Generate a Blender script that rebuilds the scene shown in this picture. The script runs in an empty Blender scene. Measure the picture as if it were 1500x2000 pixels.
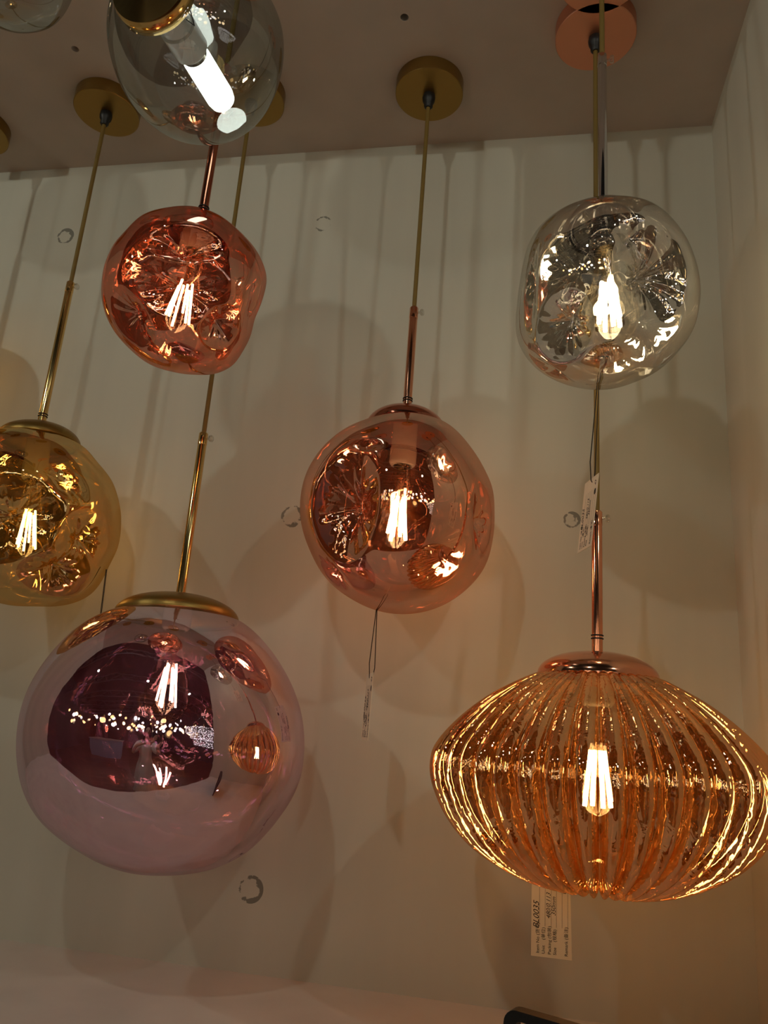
import bpy, math, random
from math import pi, sin, cos, sqrt, atan2, acos, asin
from mathutils import Vector as V, Matrix, noise
random.seed(7)
sc = bpy.context.scene
col = sc.collection

# ------------------------------------------------------------------ camera frame
F = 1500.0
U = V((400, -5250, F)).normalized()
XA = V((8060, 148, -F)); XA = (XA - U * XA.dot(U)).normalized()
YA = U.cross(XA)
CAM = V((0, 0, 1.5))

def ray(px, py):
    c = V((px - 750, py - 1000, F))
    return V((XA.dot(c), YA.dot(c), U.dot(c)))
def onz(px, py, z): r = ray(px, py); return CAM + r * ((z - CAM.z) / r.z)
def ony(px, py, y): r = ray(px, py); return CAM + r * ((y - CAM.y) / r.y)
def proj(p):
    d = V(p) - CAM
    c = XA * d.x + YA * d.y + U * d.z
    return 750 + F * c.x / c.z, 1000 + F * c.y / c.z
def vz(x, y, py):
    lo, hi = 0.2, 2.62
    for _ in range(50):
        m = (lo + hi) / 2
        if proj((x, y, m))[1] > py: lo = m
        else: hi = m
    return lo

CEIL, WY, WX, LX, FY, LEDGE = 2.617, 1.240, 0.3175, -1.45, 0.58, 1.139

# ------------------------------------------------------------------ materials
def new_mat(name):
    m = bpy.data.materials.new(name); m.use_nodes = True
    nt = m.node_tree; nt.nodes.clear()
    return m, nt, nt.nodes.new('ShaderNodeOutputMaterial')
def nd(nt, t, **kw):
    n = nt.nodes.new(t)
    for k, v in kw.items():
        if k.startswith('_'): setattr(n, k[1:], v)
        else: n.inputs[k.replace('__', ' ')].default_value = v
    return n
def c4(c): return (c[0], c[1], c[2], 1)
def principled(name, color, rough=.5, metal=0., bump=None, spec=.5, var=None, coat=0.):
    m, nt, out = new_mat(name)
    p = nt.nodes.new('ShaderNodeBsdfPrincipled')
    p.inputs['Base Color'].default_value = c4(color)
    p.inputs['Roughness'].default_value = rough
    p.inputs['Metallic'].default_value = metal
    p.inputs['Specular IOR Level'].default_value = spec
    p.inputs['Coat Weight'].default_value = coat
    nt.links.new(p.outputs[0], out.inputs[0])
    tc = nt.nodes.new('ShaderNodeTexCoord')
    if bump:
        sca, strn, stretch = bump
        mp = nt.nodes.new('ShaderNodeMapping'); mp.inputs['Scale'].default_value = stretch
        nt.links.new(tc.outputs['Object'], mp.inputs[0])
        nz = nd(nt, 'ShaderNodeTexNoise', Scale=sca, Detail=4.)
        nt.links.new(mp.outputs[0], nz.inputs['Vector'])
        b = nd(nt, 'ShaderNodeBump', Strength=strn, Distance=.001)
        nt.links.new(nz.outputs['Fac'], b.inputs['Height'])
        nt.links.new(b.outputs[0], p.inputs['Normal'])
    if var:
        sca, amt = var
        nz = nd(nt, 'ShaderNodeTexNoise', Scale=sca, Detail=5.)
        nt.links.new(tc.outputs['Object'], nz.inputs['Vector'])
        mx = nd(nt, 'ShaderNodeMix', _data_type='RGBA')
        mx.inputs['A'].default_value = c4([x * (1 - amt) for x in color])
        mx.inputs['B'].default_value = c4([min(1, x * (1 + amt)) for x in color])
        nt.links.new(nz.outputs['Fac'], mx.inputs['Factor'])
        nt.links.new(mx.outputs['Result'], p.inputs['Base Color'])
    return m

def coated_glass(name, trans, refl, base=.4, edge=.9, power=3., rough=0., bump=None):
    """thin blown glass with a vapour-deposited half-mirror film"""
    m, nt, out = new_mat(name)
    t = nd(nt, 'ShaderNodeBsdfTransparent', Color=c4(trans))
    g = nd(nt, 'ShaderNodeBsdfAnisotropic', Color=c4(refl), Roughness=rough)
    lw = nd(nt, 'ShaderNodeLayerWeight', Blend=.5)
    pw = nd(nt, 'ShaderNodeMath', _operation='POWER'); pw.inputs[1].default_value = power
    nt.links.new(lw.outputs['Facing'], pw.inputs[0])
    mr = nd(nt, 'ShaderNodeMapRange'); mr.inputs['To Min'].default_value = base; mr.inputs['To Max'].default_value = edge
    nt.links.new(pw.outputs[0], mr.inputs['Value'])
    # more glass is crossed at a glancing angle, so the film tints more deeply there
    tm = nd(nt, 'ShaderNodeMix', _data_type='RGBA'); tm.inputs['A'].default_value = c4(trans); tm.inputs['B'].default_value = c4([x ** 3.2 * .8 for x in trans])
    nt.links.new(pw.outputs[0], tm.inputs['Factor']); nt.links.new(tm.outputs['Result'], t.inputs['Color'])
    mx = nt.nodes.new('ShaderNodeMixShader')
    nt.links.new(mr.outputs[0], mx.inputs[0]); nt.links.new(t.outputs[0], mx.inputs[1]); nt.links.new(g.outputs[0], mx.inputs[2])
    nt.links.new(mx.outputs[0], out.inputs[0])
    if bump:
        sca, strn, stretch = bump[:3]
        tc = nt.nodes.new('ShaderNodeTexCoord')
        mp = nt.nodes.new('ShaderNodeMapping'); mp.inputs['Scale'].default_value = stretch
        nt.links.new(tc.outputs['Object'], mp.inputs[0])
        nz = nd(nt, 'ShaderNodeTexNoise', Scale=sca, Detail=2., Distortion=bump[3] if len(bump) > 3 else .6)
        nt.links.new(mp.outputs[0], nz.inputs['Vector'])
        b = nd(nt, 'ShaderNodeBump', Strength=strn, Distance=.002)
        nt.links.new(nz.outputs['Fac'], b.inputs['Height'])
        nt.links.new(b.outputs[0], g.inputs['Normal'])
    return m

def emitter(name, color, strength):
    m, nt, out = new_mat(name)
    e = nd(nt, 'ShaderNodeEmission', Color=c4(color), Strength=strength)
    nt.links.new(e.outputs[0], out.inputs[0])
    return m

M = {}
M['brass'] = principled('brushed_brass', (.34, .21, .06), .36, 1., bump=(60, .25, (1, 1, 14)))
M['brass_shiny'] = principled('polished_brass', (.78, .52, .20), .13, 1.)
M['copper_satin'] = principled('satin_copper', (.72, .33, .21), .42, 1., bump=(90, .12, (1, 1, 6)))
M['copper'] = principled('polished_copper', (.86, .40, .25), .12, 1.)
M['copper_dark'] = principled('dark_copper', (.62, .23, .15), .14, 1.)
M['chrome'] = principled('chrome', (.72, .72, .74), .07, 1.)
M['cord'] = principled('golden_fabric_cord', (.20, .125, .022), .62, 0., bump=(900, .5, (1, 1, 1)))
M['cord_copper'] = principled('copper_fabric_cord', (.32, .10, .04), .5, 0.)
M['black'] = principled('black_plastic', (.008, .008, .009), .45)
M['rubber'] = principled('black_rubber', (.01, .009, .009), .7)
M['porcelain'] = principled('white_porcelain', (.72, .72, .68), .25)
M['bulb_base'] = principled('nickel_thread', (.7, .66, .58), .22, 1.)
M['clear_plastic'] = coated_glass('clear_plastic', (.92, .92, .9), (1, 1, 1), .15, .9, 2.)
M['bulb_glass'] = coated_glass('bulb_glass', (.98, .95, .88), (1, .93, .8), .05, .75, 2.6)
M['filament'] = emitter('warm_filament', (1., .78, .47), 58.)
M['filament_white'] = emitter('bright_filament', (1., .84, .58), 78.)
M['tube_light'] = emitter('frosted_lamp', (.93, 1., .90), 7.)
M['g_copper'] = coated_glass('copper_glass', (.78, .50, .38), (1., .68, .53), .62, .62, 3., bump=(7, .10, (1, 1, 1), 1.0))
M['g_red'] = coated_glass('rose_copper_glass', (.84, .48, .37), (1., .60, .47), .58, .60, 3., bump=(9, .40, (1, 1, 1), 1.6))
M['g_gold'] = coated_glass('gold_glass', (.74, .57, .28), (1., .76, .36), .58, .60, 3., bump=(10, .45, (1, 1, 1), 1.6))
M['g_chrome'] = coated_glass('silver_glass', (.80, .79, .75), (.97, .96, .94), .54, .62, 3., bump=(9, .45, (1, 1, 1), 1.8))
M['g_purple'] = coated_glass('amethyst_glass', (.78, .50, .62), (.96, .81, .93), .66, .78, 3., bump=(17, .16, (1, 1, 1), 1.2))
M['g_amber'] = coated_glass('amber_glass', (.86, .58, .31), (1., .73, .42), .56, .66, 2.4, bump=(55, .9, (1, 1, .8), .8))
M['g_clear'] = coated_glass('smoky_clear_glass', (.76, .78, .77), (.95, .97, .96), .20, .62, 2.6)
M['ink'] = principled('black_ink', (.02, .018, .016), .7)
M['paper'] = principled('cream_paper', (.84, .76, .58), .8, var=(40, .05))
M['string'] = principled('dark_string', (.012, .009, .008), .8)

# wall paint: faint vertical tone streaks and scraped round patches
def wall_material(name, base, marks=(), axis='X', crack=None):
    m, nt, out = new_mat(name)
    p = nd(nt, 'ShaderNodeBsdfPrincipled', Roughness=.62)
    p.inputs['Specular IOR Level'].default_value = .25
    geo = nt.nodes.new('ShaderNodeNewGeometry')
    mp = nt.nodes.new('ShaderNodeMapping'); mp.inputs['Scale'].default_value = (1, 1, .10)
    nt.links.new(geo.outputs['Position'], mp.inputs[0])
    nz = nd(nt, 'ShaderNodeTexNoise', Scale=9., Detail=5.)
    nt.links.new(mp.outputs[0], nz.inputs['Vector'])
    ramp = nd(nt, 'ShaderNodeMapRange'); ramp.inputs['From Min'].default_value = .3; ramp.inputs['From Max'].default_value = .7
    nt.links.new(nz.outputs['Fac'], ramp.inputs['Value'])
    mx = nd(nt, 'ShaderNodeMix', _data_type='RGBA')
    mx.inputs['A'].default_value = c4([x * .93 for x in base]); mx.inputs['B'].default_value = c4([x * 1.05 for x in base])
    nt.links.new(ramp.outputs[0], mx.inputs['Factor'])
    cur = mx.outputs['Result']
    fine = nd(nt, 'ShaderNodeTexNoise', Scale=70., Detail=3.)
    nt.links.new(geo.outputs['Position'], fine.inputs['Vector'])
    for (c, r, seed, thr) in marks:
        d = nd(nt, 'ShaderNodeVectorMath', _operation='DISTANCE'); d.inputs[1].default_value = c
        wob = nd(nt, 'ShaderNodeTexNoise', Scale=75.0, Detail=4.)
        off = nd(nt, 'ShaderNodeVectorMath', _operation='ADD'); off.inputs[1].default_value = (seed, seed * .7, seed * 1.3)
        nt.links.new(geo.outputs['Position'], off.inputs[0]); nt.links.new(off.outputs[0], wob.inputs['Vector'])
        nt.links.new(geo.outputs['Position'], d.inputs[0])
        # ring mask: 1 at radius r, falls over r*.28
        sb = nd(nt, 'ShaderNodeMath', _operation='SUBTRACT'); sb.inputs[1].default_value = r * .86
        nt.links.new(d.outputs['Value'], sb.inputs[0])
        ab = nd(nt, 'ShaderNodeMath', _operation='ABSOLUTE'); nt.links.new(sb.outputs[0], ab.inputs[0])
        mr = nd(nt, 'ShaderNodeMapRange'); mr.inputs['From Min'].default_value = r * .02; mr.inputs['From Max'].default_value = r * .32
        mr.inputs['To Min'].default_value = .10; mr.inputs['To Max'].default_value = -.12
        nt.links.new(ab.outputs[0], mr.inputs['Value'])
        lt = nd(nt, 'ShaderNodeMath', _operation='LESS_THAN'); lt.inputs[1].default_value = r
        nt.links.new(d.outputs['Value'], lt.inputs[0])
        ad = nd(nt, 'ShaderNodeMath', _operation='ADD'); nt.links.new(mr.outputs[0], ad.inputs[0]); nt.links.new(wob.outputs['Fac'], ad.inputs[1])
        st = nd(nt, 'ShaderNodeMapRange'); st.inputs['From Min'].default_value = thr; st.inputs['From Max'].default_value = thr + .05
        nt.links.new(ad.outputs[0], st.inputs['Value'])
        ml = nd(nt, 'ShaderNodeMath', _operation='MULTIPLY'); nt.links.new(st.outputs[0], ml.inputs[0]); nt.links.new(lt.outputs[0], ml.inputs[1])
        mm = nd(nt, 'ShaderNodeMix', _data_type='RGBA'); mm.inputs['B'].default_value = c4([x * .38 for x in base])
        nt.links.new(ml.outputs[0], mm.inputs['Factor']); nt.links.new(cur, mm.inputs['A'])
        cur = mm.outputs['Result']
    nt.links.new(cur, p.inputs['Base Color'])
    b = nd(nt, 'ShaderNodeBump', Strength=.12, Distance=.001)
    nt.links.new(fine.outputs['Fac'], b.inputs['Height']); nt.links.new(b.outputs[0], p.inputs['Normal'])
    nt.links.new(p.outputs[0], out.inputs[0])
    return m

# ------------------------------------------------------------------ mesh helpers
class MB:
    def __init__(s): s.v, s.f = [], []
    def add(s, vs, fs):
        o = len(s.v); s.v += [V(p) for p in vs]; s.f += [[i + o for i in f] for f in fs]; return s
    def lathe(s, prof, n=48, mat=None, closed=False):
        """prof: list of (r, z); revolve round local z, then place by matrix"""
        vs, fs, ring = [], [], []
        for r, z in prof:
            if r < 1e-6: ring.append([len(vs)]); vs.append(V((0, 0, z)))
            else:
                ring.append(list(range(len(vs), len(vs) + n)))
                vs += [V((r * cos(2 * pi * k / n), r * sin(2 * pi * k / n), z)) for k in range(n)]
        m = len(ring)
        for i in range(m if closed else m - 1):
            a, b = ring[i], ring[(i + 1) % m]
            for k in range(n):
                k2 = (k + 1) % n
                if len(a) == 1 and len(b) == 1: continue
                if len(a) == 1: fs.append([a[0], b[k2], b[k]])
                elif len(b) == 1: fs.append([a[k], a[k2], b[0]])
                else: fs.append([a[k], a[k2], b[k2], b[k]])
        if mat is not None: vs = [mat @ p for p in vs]
        return s.add(vs, fs)
    def tube(s, pts, r, n=12, cap=True):
        pts = [V(p) for p in pts]; rings = []; vs = []; fs = []
        ref = V((0, 0, 1))
        for i, p in enumerate(pts):
            d = (pts[min(i + 1, len(pts) - 1)] - pts[max(i - 1, 0)]).normalized()
            if i == 0:
                a = d.cross(V((0, 1, 0)) if abs(d.y) < .9 else V((1, 0, 0))).normalized()
            else: a = (a - d * a.dot(d)).normalized()
            b = d.cross(a); rr = r[i] if isinstance(r, (list, tuple)) else r
            rings.append(len(vs))
            vs += [p + (a * cos(2 * pi * k / n) + b * sin(2 * pi * k / n)) * rr for k in range(n)]
        for i in range(len(pts) - 1):
            for k in range(n):
                k2 = (k + 1) % n
                fs.append([rings[i] + k, rings[i] + k2, rings[i + 1] + k2, rings[i + 1] + k])
        if cap:
            fs.append([rings[0] + k for k in range(n)][::-1]); fs.append([rings[-1] + k for k in range(n)])
        return s.add(vs, fs)
    def box(s, lo, hi, mat=None):
        x0, y0, z0 = lo; x1, y1, z1 = hi
        vs = [V(p) for p in ((x0, y0, z0), (x1, y0, z0), (x1, y1, z0), (x0, y1, z0), (x0, y0, z1), (x1, y0, z1), (x1, y1, z1), (x0, y1, z1))]
        if mat is not None: vs = [mat @ p for p in vs]
        return s.add(vs, [[0, 3, 2, 1], [4, 5, 6, 7], [0, 1, 5, 4], [1, 2, 6, 5], [2, 3, 7, 6], [3, 0, 4, 7]])
    def build(s, name, mat, parent=None, origin=None, smooth=True, sharp=40):
        o0 = V(origin) if origin is not None else V((0, 0, 0))
        me = bpy.data.meshes.new(name)
        me.from_pydata([tuple(p - o0) for p in s.v], [], s.f); me.update()
        if smooth:
            me.shade_smooth()
            if sharp: me.set_sharp_from_angle(angle=math.radians(sharp))
        me.materials.append(mat)
        o = bpy.data.objects.new(name, me); col.objects.link(o)
        if parent is not None: o.parent = parent
        elif origin is not None: o.location = o0
        return o
def tag(o, label=None, cat=None, group=None, kind=None):
    if label: o['label'] = label
    if cat: o['category'] = cat
    if group: o['group'] = group
    if kind: o['kind'] = kind
    return o
def empty(name, loc, label, cat, group=None):
    o = bpy.data.objects.new(name, None); col.objects.link(o); o.location = loc; o.empty_display_size = .05
    return tag(o, label, cat, group)
def frame(origin, zdir, xhint=V((1, 0, 0))):
    z = V(zdir).normalized(); x = (xhint - z * xhint.dot(z)).normalized(); y = z.cross(x)
    m = Matrix((x, y, z)).transposed().to_4x4(); m.translation = V(origin); return m

# ------------------------------------------------------------------ blown glass shades
def make_shell(mb, center, axis, cut_r, sil=None, radius=None, dents=(), nz=None, nu=220, nv=132, neck=None):
    """closed blown form round `center`, opened round +axis at radius cut_r.  sil: outline points; dents: pressed craters"""
    center = V(center); d = (center - CAM).length; c = (center - CAM) / d
    e1 = V((XA.x, YA.x, U.x)); e1 = (e1 - c * e1.dot(c)).normalized(); e2 = c.cross(e1) * -1
    if e2.z < 0: e2 = -e2
    tab = None
    if sil:
        pts = []
        for px, py in sil:
            q = ray(px, py).normalized(); ca = q.dot(c)
            w = q * (d * ca) - c * d
            pts.append((atan2(w.dot(e2), w.dot(e1)) % (2 * pi), w.length))
        pts.sort()
        N = 180; tab = []
        for i in range(N):
            a = 2 * pi * i / N
            j = next((k for k in range(len(pts)) if pts[k][0] > a), 0)
            p1 = pts[j]; p0 = pts[j - 1]
            a0, a1 = p0[0], p1[0]
            if a1 <= a0: a1 += 2 * pi
            aa = a if a >= a0 else a + 2 * pi
            t = min(1, max(0, (aa - a0) / (a1 - a0)))
            tab.append(p0[1] + (p1[1] - p0[1]) * t)
        for _ in range(3):
            tab = [(tab[i - 2] + 2 * tab[i - 1] + 3 * tab[i] + 2 * tab[(i + 1) % N] + tab[(i + 2) % N]) / 9 for i in range(N)]
        Rm = sum(tab) / N
    else: Rm = radius
    DD = []
    for dn in dents:
        px, py, a1, a2, rot, dep, back = dn[:7]
        q = ray(px, py).normalized(); b = q.dot(c) * d
        h2 = Rm * Rm - (d * d - b * b); h = sqrt(max(h2, 0))
        pnt = q * (b + (h if back else -h)) - c * d
        n = pnt.normalized()
        t1 = (e1 - n * e1.dot(n)).normalized(); t2 = n.cross(t1)
        if t2.dot(e2) < 0: t2 = -t2
        ct, st_ = cos(rot), sin(rot)
        DD.append((n, t1 * ct + t2 * st_, t2 * ct - t1 * st_, a1, a2, dep, dn[7] if len(dn) > 7 else 1.6))
    def rad(v):
        if tab:
            x, y = v.dot(e1), v.dot(e2); s2 = x * x + y * y
            ph = (atan2(y, x) % (2 * pi)) / (2 * pi) * 180
            i = int(ph) % 180; t = ph - int(ph)
            r = tab[i] * (1 - t) + tab[(i + 1) % 180] * t
            R = Rm + (r - Rm) * (s2 ** 1.2)
        else: R = Rm
        if nz: R *= 1 + nz[0] * noise.noise(v * nz[1] + V((nz[2], 3.1, 7.7)))
        dd = 0
        for n, t1, t2, a1, a2, dep, pw in DD:
            k = v.dot(n)
            if k < 0: continue
            rho = sqrt((v.dot(t1) / a1) ** 2 + (v.dot(t2) / a2) ** 2)
            if rho < 1:
                t = 1 - rho
                # flat-lipped crater falling to a soft point
                phi = atan2(v.dot(t2) / a2, v.dot(t1) / a1)
                fold = .20 * sin(4 * phi + 1) + .17 * sin(9 * phi + 2.2) + .12 * sin(15 * phi)
                dd += dep * (t ** pw) * min(1, t * 5) * (1 + fold * min(1, 3.2 * t * (1 - t)) * .55)
        return R * (1 - dd)
    A = V(axis).normalized(); fr = frame(center, A).to_3x3()
    th0 = asin(min(.95, cut_r / Rm))
    # refine th0 so that the opening sits at cut_r
    for _ in range(6):
        m = sum(rad(fr @ V((sin(th0) * cos(k), sin(th0) * sin(k), cos(th0)))) for k in (0, 1.57, 3.14, 4.71)) / 4
        th0 = asin(min(.95, cut_r / m))
    vs, fs = [], []
    rim_h = 0
    for j in range(nv + 1):
        th = th0 + (pi - th0) * j / nv
        if j == nv:
            vs.append(center + fr @ (V((0, 0, -1)) * rad(fr @ V((0, 0, -1))))); break
        for i in range(nu):
            ph = 2 * pi * i / nu
            dl = V((sin(th) * cos(ph), sin(th) * sin(ph), cos(th))); dw = fr @ dl
            r = rad(dw)
            if j < 7:   # pull the mouth round and level under its metal cap
                t = (1 - j / 7) ** 2
                rt = cut_r / sin(th0) * (sin(th0) / max(sin(th), 1e-4)) ** 0
                r = r * (1 - t) + t * (cut_r / sin(th0))
            vs.append(center + dw * r)
            if j == 0: rim_h += r * cos(th) / nu
    for j in range(nv - 1):
        for i in range(nu):
            i2 = (i + 1) % nu
            fs.append([j * nu + i, (j + 1) * nu + i, (j + 1) * nu + i2, j * nu + i2])
    last = nv * nu
    for i in range(nu): fs.append([(nv - 1) * nu + i, last, (nv - 1) * nu + (i + 1) % nu])
    mb.add(vs, fs)
    return center + A * rim_h, Rm

def make_ribbed(mb, center, prof, ribs=36, amp=.045, nu=720):
    """oblate body pressed with vertical ribs, prof: (r,z) relative to centre"""
    vs, fs = [], []
    # catmull resample
    P = []
    for i in range(len(prof) - 1):
        p0 = prof[max(i - 1, 0)]; p1 = prof[i]; p2 = prof[i + 1]; p3 = prof[min(i + 2, len(prof) - 1)]
        for s in range(7):
            t = s / 7
            P.append(tuple(.5 * ((2 * p1[k]) + (p2[k] - p0[k]) * t + (2 * p0[k] - 5 * p1[k] + 4 * p2[k] - p3[k]) * t * t + (3 * p1[k] - p0[k] - 3 * p2[k] + p3[k]) * t ** 3) for k in (0, 1)))
    P.append(prof[-1]); n = len(P)
    rmax = max(p[0] for p in P)
    for j, (r, z) in enumerate(P):
        if r < 1e-4: r = 1e-4
        w = min(1, max(0, (r / rmax - .06) / .3))
        for i in range(nu):
            ph = 2 * pi * i / nu
            k = ph * ribs / (2 * pi) + .12 * sin(3 * ph + z * 4) + .10 * sin(5 * ph)
            s = abs(sin(pi * k)) ** .62      # rounded lobes with sharp valleys
            rr = r * (1 + amp * (1 + .7 * min(1, max(0, -z / .08))) * w * (s - .62))
            zz = z - .011 * (s - .6) * w * min(1, max(0, (-z - .04) / .05))
            vs.append(V(center) + V((rr * cos(ph), rr * sin(ph), zz)))
    for j in range(n - 1):
        for i in range(nu):
            i2 = (i + 1) % nu
            fs.append([j * nu + i, (j + 1) * nu + i, (j + 1) * nu + i2, j * nu + i2])
    mb.add(vs, fs)

def bulb(root, org, top, axis, length, fil_mat, R=.032, fan=.012, nfil=6, spread=.010, socket_mat='porcelain', sock_from=None):
    fr_ = .0027 if fil_mat == M['filament_white'] else .0016  # bright filaments are thickened to stand in for the bloom around them
    """edison bulb: top = where the glass neck begins; hangs along -axis"""
    A = V(axis).normalized(); mt = frame(top, A)
    L = length
    prof = [(.0128, 0), (.0132, -.012), (.016, -.30 * L), (.022, -.45 * L), (.0285 * R / .032, -.58 * L), (R, -.72 * L), (R * .985, -.80 * L), (R * .86, -.89 * L), (R * .60, -.955 * L), (R * .3, -.99 * L), (0, -L)]
    b = MB().lathe(prof, 40, mt).build('bulb', M['bulb_glass'], root, org, sharp=0)
    th = [(0, .028), (.006, .028), (.012, .024)]
    for k in range(5):
        z = .021 - k * .0042
        th += [(.0134, z), (.0124, z - .002)]
    th += [(.013, 0), (.0129, -.002)]
    tag(MB().lathe(th, 28, mt).build('screw_base', M['bulb_base'], b, org), 'metal screw thread')
    # glass stem
    MB().lathe([(.009, -.001), (.006, -.03), (.0025, -.045), (.0015, -.60 * L)], 12, mt).build('glass_stem', M['bulb_glass'], b, org)
    for k in range(nfil):
        a = 2 * pi * k / nfil + .3
        z0 = -.38 * L - (.006 if k % 2 else 0); z1 = -.84 * L + (.008 if k % 2 else 0)
        r0, r1 = spread * .55, spread * 1.05
        p0 = mt @ V((r0 * cos(a), r0 * sin(a), z0)); p1 = mt @ V((r1 * cos(a), r1 * sin(a), z1))
        MB().tube([p0, p1], fr_, 8).build('filament', fil_mat, b, org)
    # lamp holder
    if sock_from is not None:
        h = (V(sock_from) - V(top)).dot(A)
        pr = [(.0, h), (.017, h), (.019, h - .004), (.019, .03), (.0205, .026), (.0205, .004), (.018, .0), (.0145, -.002), (.0145, .012)]
        MB().lathe(pr, 32, mt).build('lamp_socket', M[socket_mat], root, org)
    return b

def canopy(root, org, c, r, metal, h=.026):
    """round ceiling rose; c = centre on the ceiling"""
    mt = Matrix.Translation(V(c))
    o = MB().lathe([(0, -.0005), (r, -.0005), (r, -h + .0012), (r - .0012, -h), (.010, -h), (0, -h)], 72, mt).build('canopy', metal, root, org)
    for s in (1, -1):
        sm = frame(V(c) + V((s * r, 0, -h * .45)), (s, 0, 0))
        MB().lathe([(.0032, -.002), (.0034, .002), (.0025, .0036), (0, .004)], 16, sm).build('screw', M['brass_shiny'], o, org)
    return o

def pendant(name, label, cx, cy, cap_pt, rod_len, mats, shade, cap_r=.063, cap_h=.018, canopy_r=.060, rod_r=.0068,
            bulb_bottom=None, bulb_len=.14, fil='filament', group=None, bulbR=.032, nfil=6, oring=True, spread=.010, axis=None, cord2=None, rod=True):
    top = V((cx, cy, CEIL)); org = top
    root = empty(name, org, label, 'pendant lamp', group)
    ch = .026
    canopy(root, org, top, canopy_r, M[mats['canopy']], ch)
    ex = V((cx, cy, CEIL - ch))
    cap_pt = V(cap_pt); up = (ex - cap_pt).normalized()
    capaxis = V(axis).normalized() if axis is not None else up
    # black strain relief
    fm = frame(ex, (0, 0, 1))
    MB().lathe([(0, .001), (.0105, .001), (.0115, -.006), (.0105, -.013), (.0075, -.017), (.0078, -.024), (.0055, -.027), (0, -.027)], 6 * 4, fm).build('cord_grip', M['black'], root, org)
    if rod:
        rt = cap_pt + up * rod_len
        MB().tube([ex - up * .02, rt - up * .004], .0036, 12).build('cord', M[mats['cord']], root, org)
        rm = frame(cap_pt, up)
        R = rod_r
        pr = [(R, -.006), (R, .006), (R, rod_len - .022), (R * .96, rod_len - .0212), (R * .96, rod_len - .0205), (R * 1.04, rod_len - .0200), (R * 1.04, rod_len - .002), (R * .8, rod_len), (.0036, rod_len), (.0036, rod_len - .003)]
        ro = MB().lathe(pr, 32, rm).build('rod', M[mats['rod']], root, org)
        sm = frame(cap_pt + up * (rod_len - .010) + V((R * 1.0, 0, 0)), (1, -.1, 0))
        tag(MB().lathe([(.0018, 0), (.0018, .004), (.0048, .0045), (.0055, .0065), (.0055, .0085), (.004, .0098), (0, .0098)], 16, sm).build('set_screw', M['clear_plastic'], ro, org), 'clear plastic set screw')
        if oring:
            for dz in (.017, .021):
                a = [( R + .0009 * cos(t) + .0003, dz + .0009 * sin(t)) for t in [2 * pi * k / 8 for k in range(8)]]
                MB().lathe(a, 24, rm, closed=True).build('rubber_ring', M['rubber'], ro, org)
    else:
        MB().tube([ex - up * .02, cap_pt - up * .002], .0036, 12).build('cord', M[mats['cord']], root, org)
    # dome cap over the mouth of the glass
    rim_c, _ = None, None
    mb = MB(); kind = shade[0]
    if kind == 'shell':
        _, center, kw = shade
        ax = (cap_pt - capaxis * cap_h)
        A = (V(center) - cap_pt) * -1
        rim, Rm = make_shell(mb, center, A, cap_r * .93, **kw)
        capaxis = A.normalized()
        cap_base = rim - capaxis * .003
        g = mb.build('glass_shade', M[mats['glass']], root, org, sharp=0)
        hh = max(.012, (cap_pt - cap_base).dot(capaxis))
        cap_base = cap_pt - capaxis * hh
    else:
        _, center, prof, kw = shade
        make_ribbed(mb, center, prof, **kw)
        g = mb.build('glass_shade', M[mats['glass']], root, org, sharp=0)
        cap_base = V(center) + V((0, 0, prof[0][1] - .003)); capaxis = V((0, 0, 1)); hh = (cap_pt - cap_base).dot(capaxis)
    cm = frame(cap_base, capaxis)
    pr = [(cap_r - .0022, -.0006), (cap_r, -.0004), (cap_r, .0014)]
    for k in range(1, 15):
        t = k / 15 * pi / 2
        pr.append((rod_r + .001 + (cap_r - rod_r - .001) * cos(t) ** 1.0, .0014 + (hh - .0014) * sin(t)))
    pr += [(rod_r, hh), (rod_r * .6, hh + .001)]
    cp = MB().lathe(pr, 72, cm).build('cap', M[mats['cap']], root, org)
    if mats.get('collar'):
        cl = []
        rr = cap_r * .90
        for k in range(4):
            z = -.001 - k * .0032
            cl += [(rr + .0014, z), (rr + .0014, z - .0012), (rr, z - .0020)]
        MB().lathe([(rr, .0015)] + cl, 64, cm).build('collar', M[mats['collar']], cp, org)
    if bulb_bottom is not None:
        bt = cap_pt - capaxis * (bulb_bottom - bulb_len)
        bulb(root, org, bt, capaxis, bulb_len, M[fil], R=bulbR, nfil=nfil, spread=spread, socket_mat=mats.get('socket', 'porcelain'), sock_from=cap_pt - capaxis * .004)
    return root

# ------------------------------------------------------------------ the niche
marks = [(tuple(ony(128, 461, WY)), .0190, 1.0, .51), (tuple(ony(631, 437, WY)), .0175, 5.3, .58), (tuple(ony(571, 1008, WY)), .0205, 9.1, .53),
         (tuple(ony(1117, 1015, WY)), .0140, 12.4, .44), (tuple(ony(490, 1737, WY)), .0200, 17.9, .52)]
paint = (.60, .585, .50)
M['wall_back'] = wall_material('niche_wall_paint', paint, marks)
M['wall_side'] = wall_material('side_wall_paint', (.60, .585, .51))
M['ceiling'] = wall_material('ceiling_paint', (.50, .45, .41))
M['ledge'] = wall_material('ledge_paint', (.70, .65, .60))
T = .03
def struct(name, mb, mat, sharp=30):
    o = mb.build(name, mat, None, None, smooth=False); o['kind'] = 'structure'; return o
struct('wall_back', MB().box((LX - T, WY, LEDGE - .02), (WX + T, WY + T, CEIL + T)), M['wall_back'])
struct('wall_right', MB().box((WX, FY, 0), (WX + T, WY, CEIL + T)), M['wall_side'])
struct('wall_left', MB().box((LX - T, FY, 0), (LX, WY, CEIL + T)), M['wall_side'])
struct('trim_1', MB().box((LX, FY + .02, LEDGE - T), (WX, WY, LEDGE)), M['ledge'])
struct('trim_2', MB().box((LX, FY + .05, 0), (WX, FY + .05 + T, LEDGE - T)), M['wall_side'])
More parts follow.
